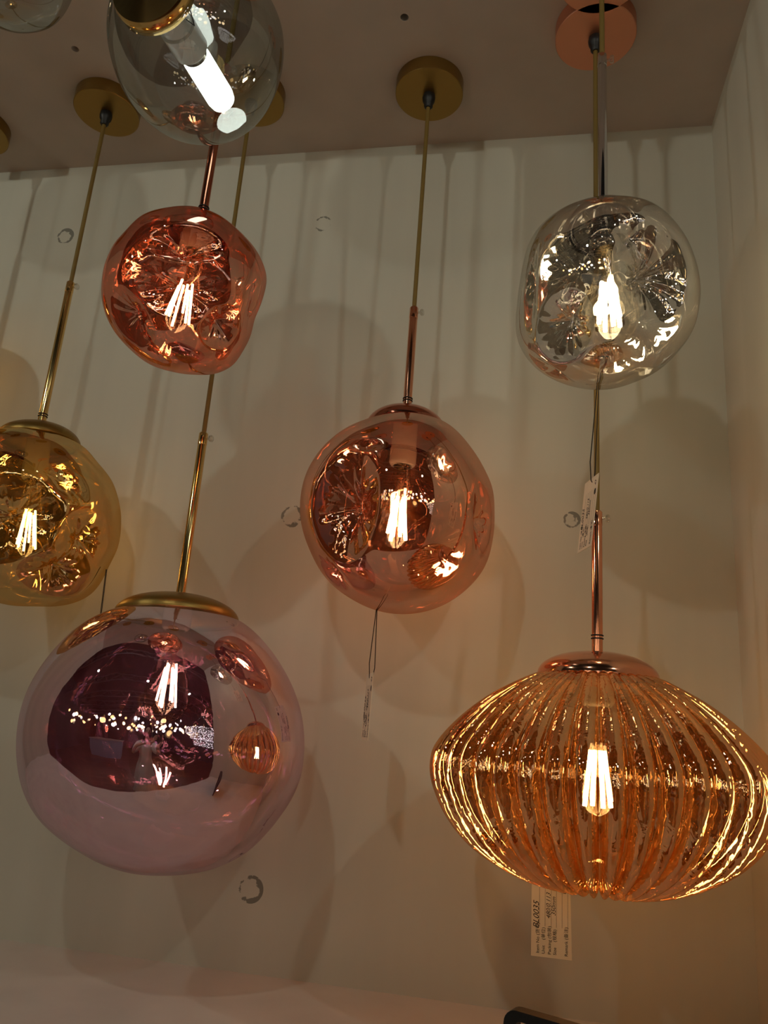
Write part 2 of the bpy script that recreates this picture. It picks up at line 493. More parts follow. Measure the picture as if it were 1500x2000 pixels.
# ceiling slab with two drilled holes
def slab_with_holes(holes):
    mb = MB(); x0, x1, y0, y1 = LX - T, WX + T, FY, WY + T
    hs = sorted(holes); s = .03; n = 24
    cuts = [x0] + [v for h in hs for v in (h[0] - s, h[0] + s)] + [x1]
    for i in range(0, len(cuts) - 1):
        a, b = cuts[i], cuts[i + 1]
        if i % 2 == 0: mb.box((a, y0, CEIL), (b, y1, CEIL + T)); continue
        hx, hy, hr = hs[i // 2]
        mb.box((a, y0, CEIL), (b, hy - s, CEIL + T)); mb.box((a, hy + s, CEIL), (b, y1, CEIL + T))
        vs, fs = [], []
        for z in (CEIL, CEIL + T):
            for k in range(n):
                t = 2 * pi * (k + .5) / n; vs.append(V((hx + hr * cos(t), hy + hr * sin(t), z)))
            for k in range(n):
                t = 2 * pi * (k + .5) / n; q = s / max(abs(cos(t)), abs(sin(t))); vs.append(V((hx + q * cos(t), hy + q * sin(t), z)))
        for k in range(n):
            k2 = (k + 1) % n
            fs.append([k, k2, n + k2, n + k]); fs.append([2 * n + k, 3 * n + k, 3 * n + k2, 2 * n + k2]); fs.append([k, 2 * n + k, 2 * n + k2, k2])
        # square corners between polar samples
        for q in range(4):
            ks = {0: 2, 1: 8, 2: 14, 3: 20}[q]
            cxn = hx + s * (1 if q in (0, 3) else -1); cyn = hy + s * (1 if q in (0, 1) else -1)
            o = len(vs); vs.append(V((cxn, cyn, CEIL))); fs.append([n + ks, n + ks + 1, o])
        mb.add(vs, fs)
    return mb
h1, h2 = onz(147, 96, CEIL), onz(790, 34, CEIL)
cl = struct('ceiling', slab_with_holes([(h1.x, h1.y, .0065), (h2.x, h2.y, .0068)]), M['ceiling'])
struct('trim_3', MB().box((LX - T, FY, CEIL + T + .001), (WX + T, WY + T, CEIL + T + .02)), principled('board_underside', (.03, .025, .02), .8))

# ------------------------------------------------------------------ pendants in the niche
P_copper = [(586,1001),(599,921),(631,872),(680,833),(718,818),(797,803),(876,827),(918,872),(946,917),(962,952),(965,1001),(962,1054),(946,1110),(907,1155),(855,1187),(802,1199),(750,1196),(687,1170),(638,1131),(606,1075)]
P_red = [(336,404),(279,419),(240,455),(213,494),(198,545),(199,584),(210,620),(231,656),(258,686),(294,713),(336,728),(384,733),(426,727),(459,710),(471,689),(495,626),(516,572),(522,542),(514,518),(498,485),(474,455),(450,434),(420,414),(390,405)]
P_chrome = [(1187,381),(1132,392),(1089,413),(1055,441),(1035,472),(1023,508),(1015,551),(1009,600),(1006,646),(1012,677),(1034,708),(1064,732),(1107,752),(1156,760),(1205,757),(1248,743),(1291,720),(1328,683),(1356,637),(1368,585),(1366,545),(1356,499),(1331,447),(1300,413),(1260,390),(1224,382)]
P_purple = [(236,1182),(182,1206),(136,1239),(87,1291),(54,1345),(35,1411),(33,1481),(45,1543),(74,1597),(116,1638),(165,1671),(231,1698),(306,1711),(372,1707),(438,1688),(488,1663),(533,1618),(566,1572),(587,1527),(595,1473),(593,1419),(579,1361),(554,1308),(517,1258),(475,1217),(400,1185),(320,1172)]
P_gold = [(154,868),(187,899),(209,925),(227,960),(235,1000),(235,1033),(229,1066),(216,1097),(205,1121),(191,1145),(167,1169),(141,1182),(114,1186),(66,1185),(0,1176),(-60,1150),(-100,1100),(-118,1040),(-115,960),(-90,900),(-40,850),(40,832),(100,842)]
P_egg = [(208,60),(216,110),(240,176),(288,238),(340,272),(400,284),(450,277),(500,245),(535,190),(553,120),(550,50),(530,0),(480,-60),(400,-95),(330,-100),(260,-70),(220,-20)]

# gold (left)
qa = onz(208, 222, CEIL - .026)
g_c = ony(58, 1008, 1.078)
pendant('pendant_lamp', 'gold mirrored crumpled globe pendant cut off by the left edge', qa.x, qa.y, (qa.x, qa.y, vz(qa.x, qa.y, 832)), .275,
        dict(canopy='brass', cord='cord', rod='brass_shiny', cap='brass', glass='g_gold', collar='copper_dark'),
        ('shell', g_c, dict(sil=P_gold, nz=(.02, 2.6, 1.0), dents=[(10, 1010, .62, .50, .3, .30, 0, 1.3), (170, 1060, .40, .42, .5, .20, 0, 1.3), (110, 1120, .45, .34, -.4, .20, 0), (-70, 1040, .5, .5, 0, .2, 0), (130, 940, .36, .22, -.6, .10, 0),
                (60, 930, .6, .45, 0, .28, 1), (150, 1010, .5, .6, 0, .25, 1), (-30, 1080, .6, .5, 0, .3, 1), (80, 1130, .4, .4, 0, .2, 1)])),
        cap_r=.066, cap_h=.018, bulb_bottom=.235, fil='filament', spread=.014)
# copper (centre)
qb = onz(838, 187, CEIL - .026)
pendant('pendant_lamp', 'copper mirrored globe pendant in the middle, with one deep crater on its left', qb.x, qb.y, (qb.x, qb.y, vz(qb.x, qb.y, 803)), .183,
        dict(canopy='brass', cord='cord', rod='copper', cap='copper_dark', glass='g_copper', collar='copper_dark'),
        ('shell', ony(778, 1004, 1.086), dict(sil=P_copper, dents=[(664, 985, .42, .60, -.18, .42, 0, 1.25), (950, 1020, .22, .42, 0.05, .16, 0, 1.4), (645, 1125, .34, .22, -.7, .10, 0), (715, 868, .20, .10, -.3, .05, 0),
               (850, 1080, .45, .45, 0, .22, 1, 1.3), (690, 900, .4, .35, 0, .2, 1), (860, 920, .3, .4, 0, .15, 1)])),
        cap_r=.062, cap_h=.016, bulb_bottom=.232, fil='filament_white', spread=.013)
# amethyst (lower left), leans on the wall
qc = onz(491, 200, CEIL - .026)
cpt = ony(352, 1166, 1.045)
pendant('pendant_lamp', 'large purple mirrored globe pendant under a domed brass cap', qc.x, qc.y, cpt, .262,
        dict(canopy='brass', cord='cord', rod='brass_shiny', cap='brass', glass='g_purple'),
        ('shell', ony(315, 1440, 1.030), dict(sil=P_purple, nz=(.012, 1.7, 4.0), dents=[(520, 1600, .55, .4, .7, .05, 0, 2.), (90, 1590, .5, .45, -.6, .05, 0, 2.)])),
        cap_r=.088, cap_h=.03, bulb_bottom=.178, bulb_len=.13, fil='filament', spread=.013, oring=False)
# amber ribbed (lower right)
qd = onz(1163, 75, CEIL - .026)
capz = vz(qd.x, qd.y, 1274)
pz = vz(qd.x, qd.y, 1506)
prof = [(.066, .148), (.085, .138), (.125, .108), (.160, .070), (.186, .030), (.1945, 0), (.190, -.030), (.172, -.064), (.145, -.092), (.112, -.114), (.078, -.128), (.050, -.131), (.030, -.122), (.016, -.106), (.008, -.100), (0.0, -.099)]
capd = capz - pz
pendant('pendant_lamp', 'wide amber ribbed pumpkin-shaped glass pendant under a copper cap', qd.x, qd.y, (qd.x, qd.y, capz), .185,
        dict(canopy='copper_satin', cord='cord', rod='copper', cap='copper', glass='g_amber'),
        ('ribbed', (qd.x, qd.y, pz), [(r * 1.005, z * (capd - .028) / .148 if z > 0 else z * .955) for r, z in prof], dict(ribs=42, amp=.085)),
        cap_r=.0735, cap_h=.03, bulb_bottom=.205, fil='filament_white', canopy_r=.063, spread=.0155, nfil=8)
# silver (upper right)
qe = onz(1175, -48, CEIL - .026)
pendant('pendant_lamp', 'silver clear crumpled globe pendant with a chrome rod', qe.x, qe.y, (qe.x, qe.y, vz(qe.x, qe.y, 414)), .262,
        dict(canopy='copper_satin', cord='cord', rod='chrome', cap='chrome', glass='g_chrome', socket='chrome'),
        ('shell', ony(1187, 571, .882), dict(sil=P_chrome, nz=(.015, 2.4, 9.0), dents=[(1290, 525, .50, .62, .25, .48, 0, 1.2), (1100, 640, .34, .46, -.3, .22, 0, 1.3), (1030, 560, .16, .62, .06, .10, 0), (1235, 440, .30, .20, .2, .12, 0), (1085, 720, .4, .2, -.5, .10, 0),
               (1110, 520, .5, .5, 0, .30, 1, 1.3), (1270, 650, .55, .4, .3, .30, 1, 1.3), (1190, 450, .4, .3, 0, .2, 1), (1200, 700, .4, .3, 0, .2, 1)])),
        cap_r=.050, cap_h=.008, bulb_bottom=.205, fil='filament_white', canopy_r=.063, bulbR=.036, nfil=8, spread=.013, rod_r=.0062)
# rose copper (upper left)
ry = .82
rt_ = ony(394, 432, ry)
pendant('pendant_lamp', 'rose copper crumpled globe pendant hanging below the clear glass one', rt_.x, ry, (rt_.x, ry, rt_.z), .26,
        dict(canopy='copper_satin', cord='cord', rod='copper_dark', cap='copper_dark', glass='g_red', collar='copper_dark'),
        ('shell', ony(360, 568, ry), dict(sil=P_red, nz=(.018, 2.4, 2.0), dents=[(362, 470, .50, .26, -.06, .34, 0, 1.1), (350, 560, .62, .40, -.1, .30, 0, 1.2), (250, 625, .34, .42, .5, .24, 0, 1.2), (435, 640, .30, .30, .3, .20, 0, 1.2), (290, 680, .34, .16, -.6, .10, 0), (500, 600, .2, .5, -.3, .05, 0),
               (300, 520, .6, .5, 0, .3, 1, 1.3), (420, 600, .55, .45, .3, .32, 1, 1.3), (330, 660, .4, .4, 0, .25, 1), (400, 480, .4, .4, 0, .2, 1)])),
        cap_r=.042, cap_h=.007, bulb_bottom=.172, bulb_len=.125, fil='filament', canopy_r=.063, rod_r=.0062, spread=.015, nfil=6, bulbR=.030)
# clear egg (top), tilted mouth
ey = .68
e_c = ony(383, 95, ey)
_q = ray(303, -10).normalized(); _c = e_c - CAM; _b = _q.dot(_c); _R = .100
e_cap = e_c + V((-.375, -.80, .47)).normalized() * .1
def egg():
    cr, cu_ = V((XA.x, YA.x, U.x)), V((XA.y, YA.y, U.y))
    A = (e_cap - e_c).normalized()
    for _ in range(8):      # turn the mouth until it faces the way it does in the photograph
        rim, Rm = make_shell(MB(), e_c, A, .043, sil=P_egg, nu=24, nv=20)
        q = proj(rim); k = .0004 / .1
        A = (A + cr * (303 - q[0]) * k + cu_ * (-16 - q[1]) * k).normalized()
    top = V((rim.x, rim.y, CEIL)); org = top
    root = empty('pendant_lamp', org, 'clear smoky glass globe pendant at the top edge with a frosted tube lamp inside', 'pendant lamp')
    canopy(root, org, top, .06, M['brass'])
    MB().lathe([(0, .001), (.0105, .001), (.0115, -.006), (.0105, -.013), (.0075, -.017), (.0078, -.024), (.0055, -.027), (0, -.027)], 24, Matrix.Translation(top - V((0, 0, .026)))).build('cord_grip', M['black'], root, org)
    mb = MB(); rim, Rm = make_shell(mb, e_c, A, .044, sil=P_egg)
    mb.build('glass_shade', M['g_clear'], root, org, sharp=0)
    cm = frame(rim - A * .006, A)
    ct = rim + A * .024
    MB().tube([top - V((0, 0, .045)), ct + V((0, 0, .05)), ct + V((0, 0, .02)), ct], .0036, 10).build('cord', M['cord'], root, org)
    MB().lathe([(.040, -.002), (.046, -.002), (.0475, .0), (.0475, .014), (.045, .018), (.012, .024), (.010, .034), (0, .034)], 64, cm).build('cap', M['brass_shiny'], root, org)
    # underside plate that closes the mouth
    MB().lathe([(0, -.001), (.039, -.001), (.0395, .003), (0, .003)], 48, cm).build('mouth_plate', M['brass_shiny'], root, org)
    b0 = rim - A * .006
    rq = ray(434, 196).normalized(); m_ = (b0 - CAM).dot(rq); h2 = .172 ** 2 - ((b0 - CAM).length_squared - m_ * m_)
    tip = CAM + rq * (m_ + sqrt(max(h2, 0)))
    bm = frame(b0, b0 - tip)
    MB().lathe([(0, -.001), (.015, -.001), (.0175, -.008), (.0195, -.04), (.019, -.044), (.0215, -.046), (.0215, -.080), (.018, -.084), (0, -.084)], 40, bm).build('lamp_socket', M['porcelain'], root, org)
    bl = MB().lathe([(.0150, -.092), (.0175, -.096), (.0182, -.164), (.0165, -.173), (.010, -.1795), (0, -.181)], 40, bm).build('bulb', M['tube_light'], root, org)
    th = [(0, -.083), (.0150, -.083)]
    for k in range(4): th += [(.0160, -.0840 - k * .0022), (.0148, -.0851 - k * .0022)]
    MB().lathe(th + [(.0152, -.093)], 32, bm).build('screw_base', M['bulb_base'], bl, org)
    MB().tube([bm @ V((.02, -.004, -.002)), bm @ V((.030, -.006, -.02)), bm @ V((.026, -.008, -.038)), bm @ V((.0195, -.006, -.030))], .0007, 8).build('wire_clip', M['black'], root, org)
egg()
# partly visible globe in the top left corner
tl_y = .72
tc_ = ony(18, -78, tl_y)
pendant('pendant_lamp', 'clear glass globe pendant whose underside shows in the top left corner', tc_.x, tl_y, (tc_.x, tl_y, tc_.z + .098), .12,
        dict(canopy='brass', cord='cord', rod='brass_shiny', cap='brass_shiny', glass='g_clear'),
        ('shell', tc_, dict(radius=.0885, nz=(.02, 2, 3.))), cap_r=.036, cap_h=.01, bulb_bottom=.12, bulb_len=.08, bulbR=.02, fil='filament', spread=.006, oring=False)
# canopy at the left edge, its globe hangs outside the view
qf = onz(-47, 262, CEIL - .026)
gx, gy = qf.x, qf.y
gf_c = V((gx - .0, gy, 1.76))
pendant('pendant_lamp', 'gold pendant whose brass ceiling rose shows at the left edge', gx, gy, (gx, gy, 2.22), .2,
        dict(canopy='brass', cord='cord', rod='brass_shiny', cap='brass', glass='g_gold'),
        ('shell', (gx - .005, gy, 2.12), dict(radius=.105, nz=(.04, 2.2, 5.))), cap_r=.04, cap_h=.012, bulb_bottom=.17, bulb_len=.11, bulbR=.026, fil='filament', spread=.008)

# ------------------------------------------------------------------ paper tags
def text_mesh(body, size, mat4, parent, org, name, matl, shear=0., bold=0.):
    cu = bpy.data.curves.new(name, 'FONT'); cu.body = body; cu.size = size; cu.shear = shear; cu.offset = bold
    cu.extrude = .00008; cu.resolution_u = 3
    to = bpy.data.objects.new(name + '_t', cu); col.objects.link(to)
    dg = bpy.context.evaluated_depsgraph_get()
    me = bpy.data.meshes.new_from_object(to.evaluated_get(dg))
    bpy.data.objects.remove(to, do_unlink=True)
    me.transform(Matrix.Translation(-V(org)) @ mat4); me.materials.clear(); me.materials.append(matl); me.name = name
    o = bpy.data.objects.new(name, me); col.objects.link(o); o.parent = parent
    return o
def paper_tag(label, tl, tr, br, bl, strands, rows_full=True):
    """four corners in space; long side is vertical, the print runs up the card"""
    tl, tr, br, bl = map(V, (tl, tr, br, bl))
    org = (tl + tr) / 2
    root = empty('paper_tag', org, label, 'tag', None)
    n = (br - bl).cross(tl - bl).normalized()
    if n.dot(CAM - org) < 0: n = -n
    t = .0003; mb = MB()
    nseg = 10; vs = []; fs = []
    bow = .004
    for i in range(nseg + 1):
        u = i / nseg; b = bow * sin(pi * u) * 0
        a = bl.lerp(tl, u); c = br.lerp(tr, u)
        vs += [a + n * (t + b), c + n * (t + b), c - n * (t - b), a - n * (t - b)]
    for i in range(nseg):
        for k in range(4):
            k2 = (k + 1) % 4
            fs.append([4 * i + k, 4 * i + k2, 4 * i + 4 + k2, 4 * i + 4 + k])
    fs += [[0, 1, 2, 3], [4 * nseg + 3, 4 * nseg + 2, 4 * nseg + 1, 4 * nseg]]
    mb.add(vs, fs); card = mb.build('card', M['paper'], root, org, smooth=False)
    mb = MB()
    for st in strands: mb.tube(st, .00065, 6)
    mb.build('string', M['string'], root, org)
    # print: x' runs up the card, y' runs towards its left edge
    up = (tl - bl); L = up.length; w = (bl - br); W = w.length; up.normalize(); w.normalize()
    base = Matrix((up, w, n)).transposed().to_4x4()
    def at(u, v): m = base.copy(); m.translation = br + (tr - br).normalized() * (u * L) - (br - bl).normalized() * (v * W) + n * (t + .0001); return m
    s = W / .055
    rows = [(.80, 'Item No (货号)', 'BL0035', 1.5, .30), (.66, 'Unit    (单位)', '', 1, .3), (.51, 'Packing (包装)', '480/0.113', 1.1, .42), (.38, 'Size    (规格)', '350mm', 1.05, .46), (.10, 'Remark (备注)', '', 1, .3)]
    mbl = MB()
    for v, printed, hand, hs, hu in rows:
        text_mesh(printed, .0060 * s, at(.035, v), card, org, 'printed_text', M['ink'])
        if hand: text_mesh(hand, .0075 * s * hs, at(hu, v + .0), card, org, 'handwriting', M['ink'], shear=.35)
        a = at(.335, v - .02); mbl.box((0, 0, 0), (.48 * L, .00035 * s, .00005), a)
    mbl.box((0, 0, 0), (.48 * L, .00035 * s, .00005), at(.335, .22))
    a = at(.72, .11); mbl.box((0, 0, 0), (.085 * L, .0035 * s, .00006), a); mbl.box((.012 * L, -.001 * s, 0), (.07 * L, .005 * s, .00006), a)
    mbl.build('ruled_lines', M['ink'], card, org, smooth=False)
    text_mesh('43', .0085 * s, at(.85, .12), card, org, 'handwriting', M['ink'], shear=.3)
    return root
# tag under the silver globe
y1 = .955
a = ony(1143, 945, y1); b = onz(1173, 921, a.z)
wv = (b - a); wv.normalize(); W1 = .045
b = a + wv * W1
dn = ony(1128, 1081, y1); L1 = (a - dn).length
drop = V((a.x - dn.x, 0, a.z - dn.z))
hole = a * .45 + b * .55 - V((0, 0, .004))
s0 = V(ony(1166, 757, .925))
paper_tag('narrow cream tag on a dark string below the silver globe, turned sideways', a, b, b - drop, a - drop,
          [[s0, hole + V((-.003, .0, .025)), hole + V((-.002, -.001, .0)), hole + V((.002, -.001, -.006))], [s0 + V((.002, 0, 0)), hole + V((.003, .002, .012)), hole + V((.001, .001, -.004))]])
# tag under the copper globe
y2 = 1.10
a = ony(717, 1317, y2); b = onz(733, 1312, a.z); wv = (b - a).normalized(); b = a + wv * min((b - a).length, .05)
dn = ony(706, 1444, y2); drop = V((a.x - dn.x, 0, a.z - dn.z))
hole = a * .55 + b * .45 - V((0, 0, .006))
s0 = V(ony(735, 1190, y2 - .005))
paper_tag('narrow cream tag on a long dark string below the copper globe', a, b, b - drop, a - drop,
          [[s0, hole + V((-.002, 0, .02)), hole + V((.0, -.001, 0)), hole + V((.002, -.001, -.004))], [s0 + V((.001, 0, 0)), hole + V((.006, .001, .014)), hole + V((.004, .001, 0))]])
# tag under the amber pendant
y3 = 1.15
bl_ = ony(1037, 1866, y3); br_ = ony(1117, 1875, y3); tl_ = ony(1039, 1690, y3); tr_ = ony(1113, 1698, y3)
br_.z = bl_.z; tr_.z = tl_.z
hole = tl_ * .5 + tr_ * .5 - V((0, 0, .008))
rr_ = sqrt((hole.x - qd.x) ** 2 + (1.135 - qd.y) ** 2)     # where the string leaves the underside of the glass
low = [(r * 1.005, z * .955) for r, z in prof if z < 0 and r > .04]
sz = next((z0 + (z1 - z0) * (r0 - rr_) / (r0 - r1) for (r0, z0), (r1, z1) in zip(low, low[1:]) if r1 <= rr_ <= r0), -.09) + pz
paper_tag('wide cream tag with handwritten lines, hanging just below the amber ribbed pendant', tl_, tr_, br_, bl_,
          [[V((hole.x + .001, 1.135, sz + .002)), hole + V((0, 0, .01)), hole + V((0, -.001, -.003))], [V((hole.x + .003, 1.135, sz + .002)), hole + V((.004, .001, .01)), hole + V((.002, .001, 0))]])
# string end of the tag hidden behind the purple globe
y4 = 1.215
a = ony(207, 1112, 1.12); b = ony(196, 1200, 1.15); bz = ony(186, 1290, y4)
paper_tag('dark string running from the gold globe down behind the purple one', bz + V((-.012, 0, 0)), bz + V((.012, .0, 0)), bz + V((.012, 0, -.12)), bz + V((-.012, 0, -.12)),
          [[a, b, bz - V((0, 0, .004))], [a + V((.001, .001, 0)), b + V((.001, .001, 0)), bz + V((.001, .001, -.004))]])

# ------------------------------------------------------------------ dark framed box at the bottom edge
def framed_box():
    yb = .80
    c0 = ony(984, 1967, yb); c1 = ony(1190, 2003, yb - .035)
    xd = (c1 - c0); xd.z = 0; xd.normalize()
    H = c0.z - LEDGE - .001; Wd = .20
    base = V((c0.x, yb, LEDGE + .001)); nrm = V((xd.y, -xd.x, 0)); up = V((0, 0, 1))
    mt = Matrix((xd, nrm * -1, up)).transposed().to_4x4(); mt.translation = base
    root = empty('framed_box', base, 'dark framed box with a brown woven panel at the bottom edge', 'box')
    def rr(w0, w1, h0, h1, r, n=6):
        pts = []
        for cx_, cz_, a0 in ((w1 - r, h1 - r, 0), (w0 + r, h1 - r, pi / 2), (w0 + r, h0 + r, pi), (w1 - r, h0 + r, 3 * pi / 2)):
            for k in range(n + 1):
                t = a0 + pi / 2 * k / n; pts.append((cx_ + r * cos(t), cz_ + r * sin(t)))
        return pts
    D = .014
    o = rr(0, Wd, 0, H, .012); i = rr(.011, Wd - .011, .011, H - .008, .005)
    n = len(o); vs = []; fs = []
    for pts, y in ((o, .004), (o, D), (i, D), (i, .006), (i, .0), (o, .0)): vs += [mt @ V((p[0], y, p[1] - (p[0] * .02 if p[1] > H / 2 else 0))) for p in pts]
    for j in range(5):
        for k in range(n):
            k2 = (k + 1) % n; fs.append([j * n + k, j * n + k2, (j + 1) * n + k2, (j + 1) * n + k])
    for k in range(n):
        k2 = (k + 1) % n; fs.append([5 * n + k, 5 * n + k2, k2, k])
    MB().add(vs, fs).build('frame', M['black'], root, base)
    m, nt, out = new_mat('woven_brown')
    p = nd(nt, 'ShaderNodeBsdfPrincipled', Roughness=.7); tc = nt.nodes.new('ShaderNodeTexCoord')
    ck = nd(nt, 'ShaderNodeTexChecker', Scale=260.); ck.inputs['Color1'].default_value = (.09, .045, .022, 1); ck.inputs['Color2'].default_value = (.02, .012, .008, 1)
    nt.links.new(tc.outputs['Object'], ck.inputs[0]); nt.links.new(ck.outputs[0], p.inputs['Base Color']); nt.links.new(p.outputs[0], out.inputs[0])
    MB().box((.010, .006, .010), (Wd - .010, D - .006, H - .014), mt).build('woven_panel', m, root, base, smooth=False)
framed_box()

KEYS = [(-1.45, .05, 2.54), (-.40, -.25, 2.56), (.75, -.25, 2.54)]
# ------------------------------------------------------------------ the hall behind (seen in the mirrored glass)
def wood_floor():
    m, nt, out = new_mat('dark_wood_floor')
    p = nd(nt, 'ShaderNodeBsdfPrincipled', Roughness=.35)
    tc = nt.nodes.new('ShaderNodeTexCoord'); br = nt.nodes.new('ShaderNodeTexBrick')
    br.inputs['Scale'].default_value = 1.; br.inputs['Brick Width'].default_value = 1.2; br.inputs['Row Height'].default_value = .14
    br.inputs['Mortar Size'].default_value = .004
    br.inputs['Color1'].default_value = (.17, .060, .028, 1); br.inputs['Color2'].default_value = (.11, .038, .018, 1); br.inputs['Mortar'].default_value = (.02, .01, .006, 1)
    nt.links.new(tc.outputs['Object'], br.inputs[0]); nt.links.new(br.outputs['Color'], p.inputs['Base Color']); nt.links.new(p.outputs[0], out.inputs[0])
    return m
HX0, HX1, HY0, HC = -5.5, 5.0, -7.5, 4.4
dark = principled('dark_hall_paint', (.035, .032, .034), .7)
struct('floor', MB().box((HX0, HY0, -.05), (HX1, WY + .4, 0)), wood_floor())
struct('wall_hall_far', MB().box((HX0, HY0 - .05, 0), (HX1, HY0, HC)), dark)
struct('wall_hall_left', MB().box((HX0 - .05, HY0, 0), (HX0, WY + .4, HC)), dark)
struct('wall_hall_right', MB().box((HX1, HY0, 0), (HX1 + .05, WY + .4, HC)), dark)
struct('wall_hall_rear', MB().box((HX0, WY + .36, 0), (HX1, WY + .4, HC)), dark)
struct('ceiling', MB().box((HX0, HY0, HC), (HX1, WY + .4, HC + .05)), principled('black_ceiling', (.012, .011, .013), .8))
steel = principled('grey_steel', (.12, .12, .13), .4, .6)
for k in range(6):
    y = -6.6 + 1.3 * k
    mb = MB(); z0, z1 = 3.5, 3.85
    for (a, b) in ((z0, .025), (z1, .025)): mb.tube([(HX0, y, a), (HX1, y, a)], b, 8)
    x = HX0; up = True
    while x < HX1 - .3:
        mb.tube([(x, y, z0 if up else z1), (x + .35, y, z1 if up else z0)], .012, 6); x += .35; up = not up
    tag(mb.build('roof_truss', steel), 'grey steel lattice truss under the black hall ceiling', 'truss', 'steel trusses of the hall roof')
# unseen key lamps: left follows the cord streaks, others added to light the wall
m_key = emitter('key_lamp_glow', (.97, 1., .86), 545.)
def hang_lamp(p, r, mat_, label, group, shell=None):
    p = V(p); root = empty('hanging_lamp', (p.x, p.y, HC), label, 'lamp', group); org = V((p.x, p.y, HC))
    MB().tube([org, p + V((0, 0, r * 1.6))], .004, 6).build('cord', M['black'], root, org)
    MB().lathe([(0, r * 2.0), (r * .35, r * 1.9), (r * .42, r * .9), (0, r * .88)], 20, Matrix.Translation(p)).build('lamp_holder', M['brass'], root, org)
    MB().lathe([(r * sin(pi * k / 12), r * cos(pi * k / 12)) for k in range(13)], 24, Matrix.Translation(p)).build('bulb', mat_, root, org, sharp=0)
    if shell:
        MB().lathe([(shell * sin(pi * k / 16), shell * cos(pi * k / 16) - shell * .3) for k in range(1, 17)], 28, Matrix.Translation(p)).build('glass_shade', shell_mat, root, org, sharp=0)
    return root
shell_mat = M['g_clear']
for p in KEYS: hang_lamp(p[:3], .020, m_key, 'small unseen key lamp placed just in front of the niche to light it', 'unseen key lamps that light the niche')
glows = [emitter('warm_hall_glow', (1., .72, .40), 5.), emitter('white_hall_glow', (1., .95, .9), 5.), emitter('amber_hall_glow', (1., .6, .22), 4.)]
rnd = random.Random(3)
taken = []
for k in range(400):
    if len(taken) >= 84: break
    x = rnd.uniform(-4.4, 3.8); y = rnd.uniform(-5.6, -1.5) ; z = rnd.gauss(2.0, .28) + .12 * (-y - 2)
    r = rnd.uniform(.05, .13); big = len(taken) % 5 == 0; R_ = (r + .07) if big else r
    if abs(x) < .6 and y > -2.0 or (-3.2 < x < -.7 and -4.4 < y < -3.1): continue
    if any((x - a) ** 2 + (y - b) ** 2 < (R_ + c + .03) ** 2 for a, b, c in taken) or (x + .85) ** 2 + (y + 1.7) ** 2 < .1 or (x - 1.75) ** 2 + (y + .45) ** 2 < .5: continue
    taken.append((x, y, R_))
    hang_lamp((x, y, z), r, glows[rnd.choice((0, 0, 1, 1, 2))], 'small lit lamp hanging deep in the hall', 'lit lamps hanging in the hall', shell=R_ if big else None)
# sparkling ring chandelier to the right of the niche
def chandelier():
    m, nt, out = new_mat('crystal_strands')
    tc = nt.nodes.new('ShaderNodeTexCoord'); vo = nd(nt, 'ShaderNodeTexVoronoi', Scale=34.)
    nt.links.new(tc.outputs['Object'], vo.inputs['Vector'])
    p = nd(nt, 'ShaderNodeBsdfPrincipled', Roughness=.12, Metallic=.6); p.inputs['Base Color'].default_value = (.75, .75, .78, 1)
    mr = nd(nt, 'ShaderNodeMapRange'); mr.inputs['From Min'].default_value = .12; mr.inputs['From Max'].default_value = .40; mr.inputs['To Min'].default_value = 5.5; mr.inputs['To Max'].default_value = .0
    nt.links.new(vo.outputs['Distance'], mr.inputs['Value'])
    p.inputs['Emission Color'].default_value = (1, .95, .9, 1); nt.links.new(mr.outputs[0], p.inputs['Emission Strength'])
    nt.links.new(p.outputs[0], out.inputs[0])
    c = V((1.75, -.45, 0)); org = V((c.x, c.y, HC))
    root = empty('chandelier', org, 'large sparkling crystal chandelier in tiers, seen mirrored in the globes', 'chandelier')
    for z, r, h in ((1.72, .52, .12), (1.56, .42, .12), (1.40, .30, .13)):
        MB().lathe([(r, z), (r, z + h), (r - .015, z + h), (r - .015, z)], 64, Matrix.Translation(c), closed=True).build('crystal_tier', m, root, org)
    MB().tube([(c.x, c.y, HC), (c.x, c.y, 1.55)], .012, 8).build('stem', M['chrome'], root, org)
    mb = MB()
    for k in range(3):
        a = 2 * pi * k / 3; mb.tube([(c.x + .5 * cos(a), c.y + .5 * sin(a), 1.84), (c.x, c.y, 2.3)], .004, 6)
    mb.build('suspension_wire', M['chrome'], root, org)
chandelier()
# blue-grey counter and lattice panel across the aisle
cnt = empty('display_counter', (-1.9, -3.6, 0), 'blue-grey display counter across the aisle, seen mirrored in the globes', 'counter')
MB().box((-3.0, -4.1, 0), (-.9, -3.4, 1.0)).build('body', principled('blue_grey_laminate', (.28, .36, .55), .4), cnt, (-1.9, -3.6, 0), smooth=False)
MB().box((-3.05, -4.15, 1.0), (-.85, -3.35, 1.04)).build('counter_top', principled('pale_counter', (.45, .45, .48), .3), cnt, (-1.9, -3.6, 0), smooth=False)
mb = MB()
for k in range(22): mb.box((-3.0 + k * .1, -4.12, 1.04), (-2.985 + k * .1, -4.10, 2.1))
for k in range(10): mb.box((-3.0, -4.125, 1.1 + k * .105), (-.9, -4.10, 1.112 + k * .105))
mb.build('lattice', M['black'], cnt, (-1.9, -3.6, 0), smooth=False)

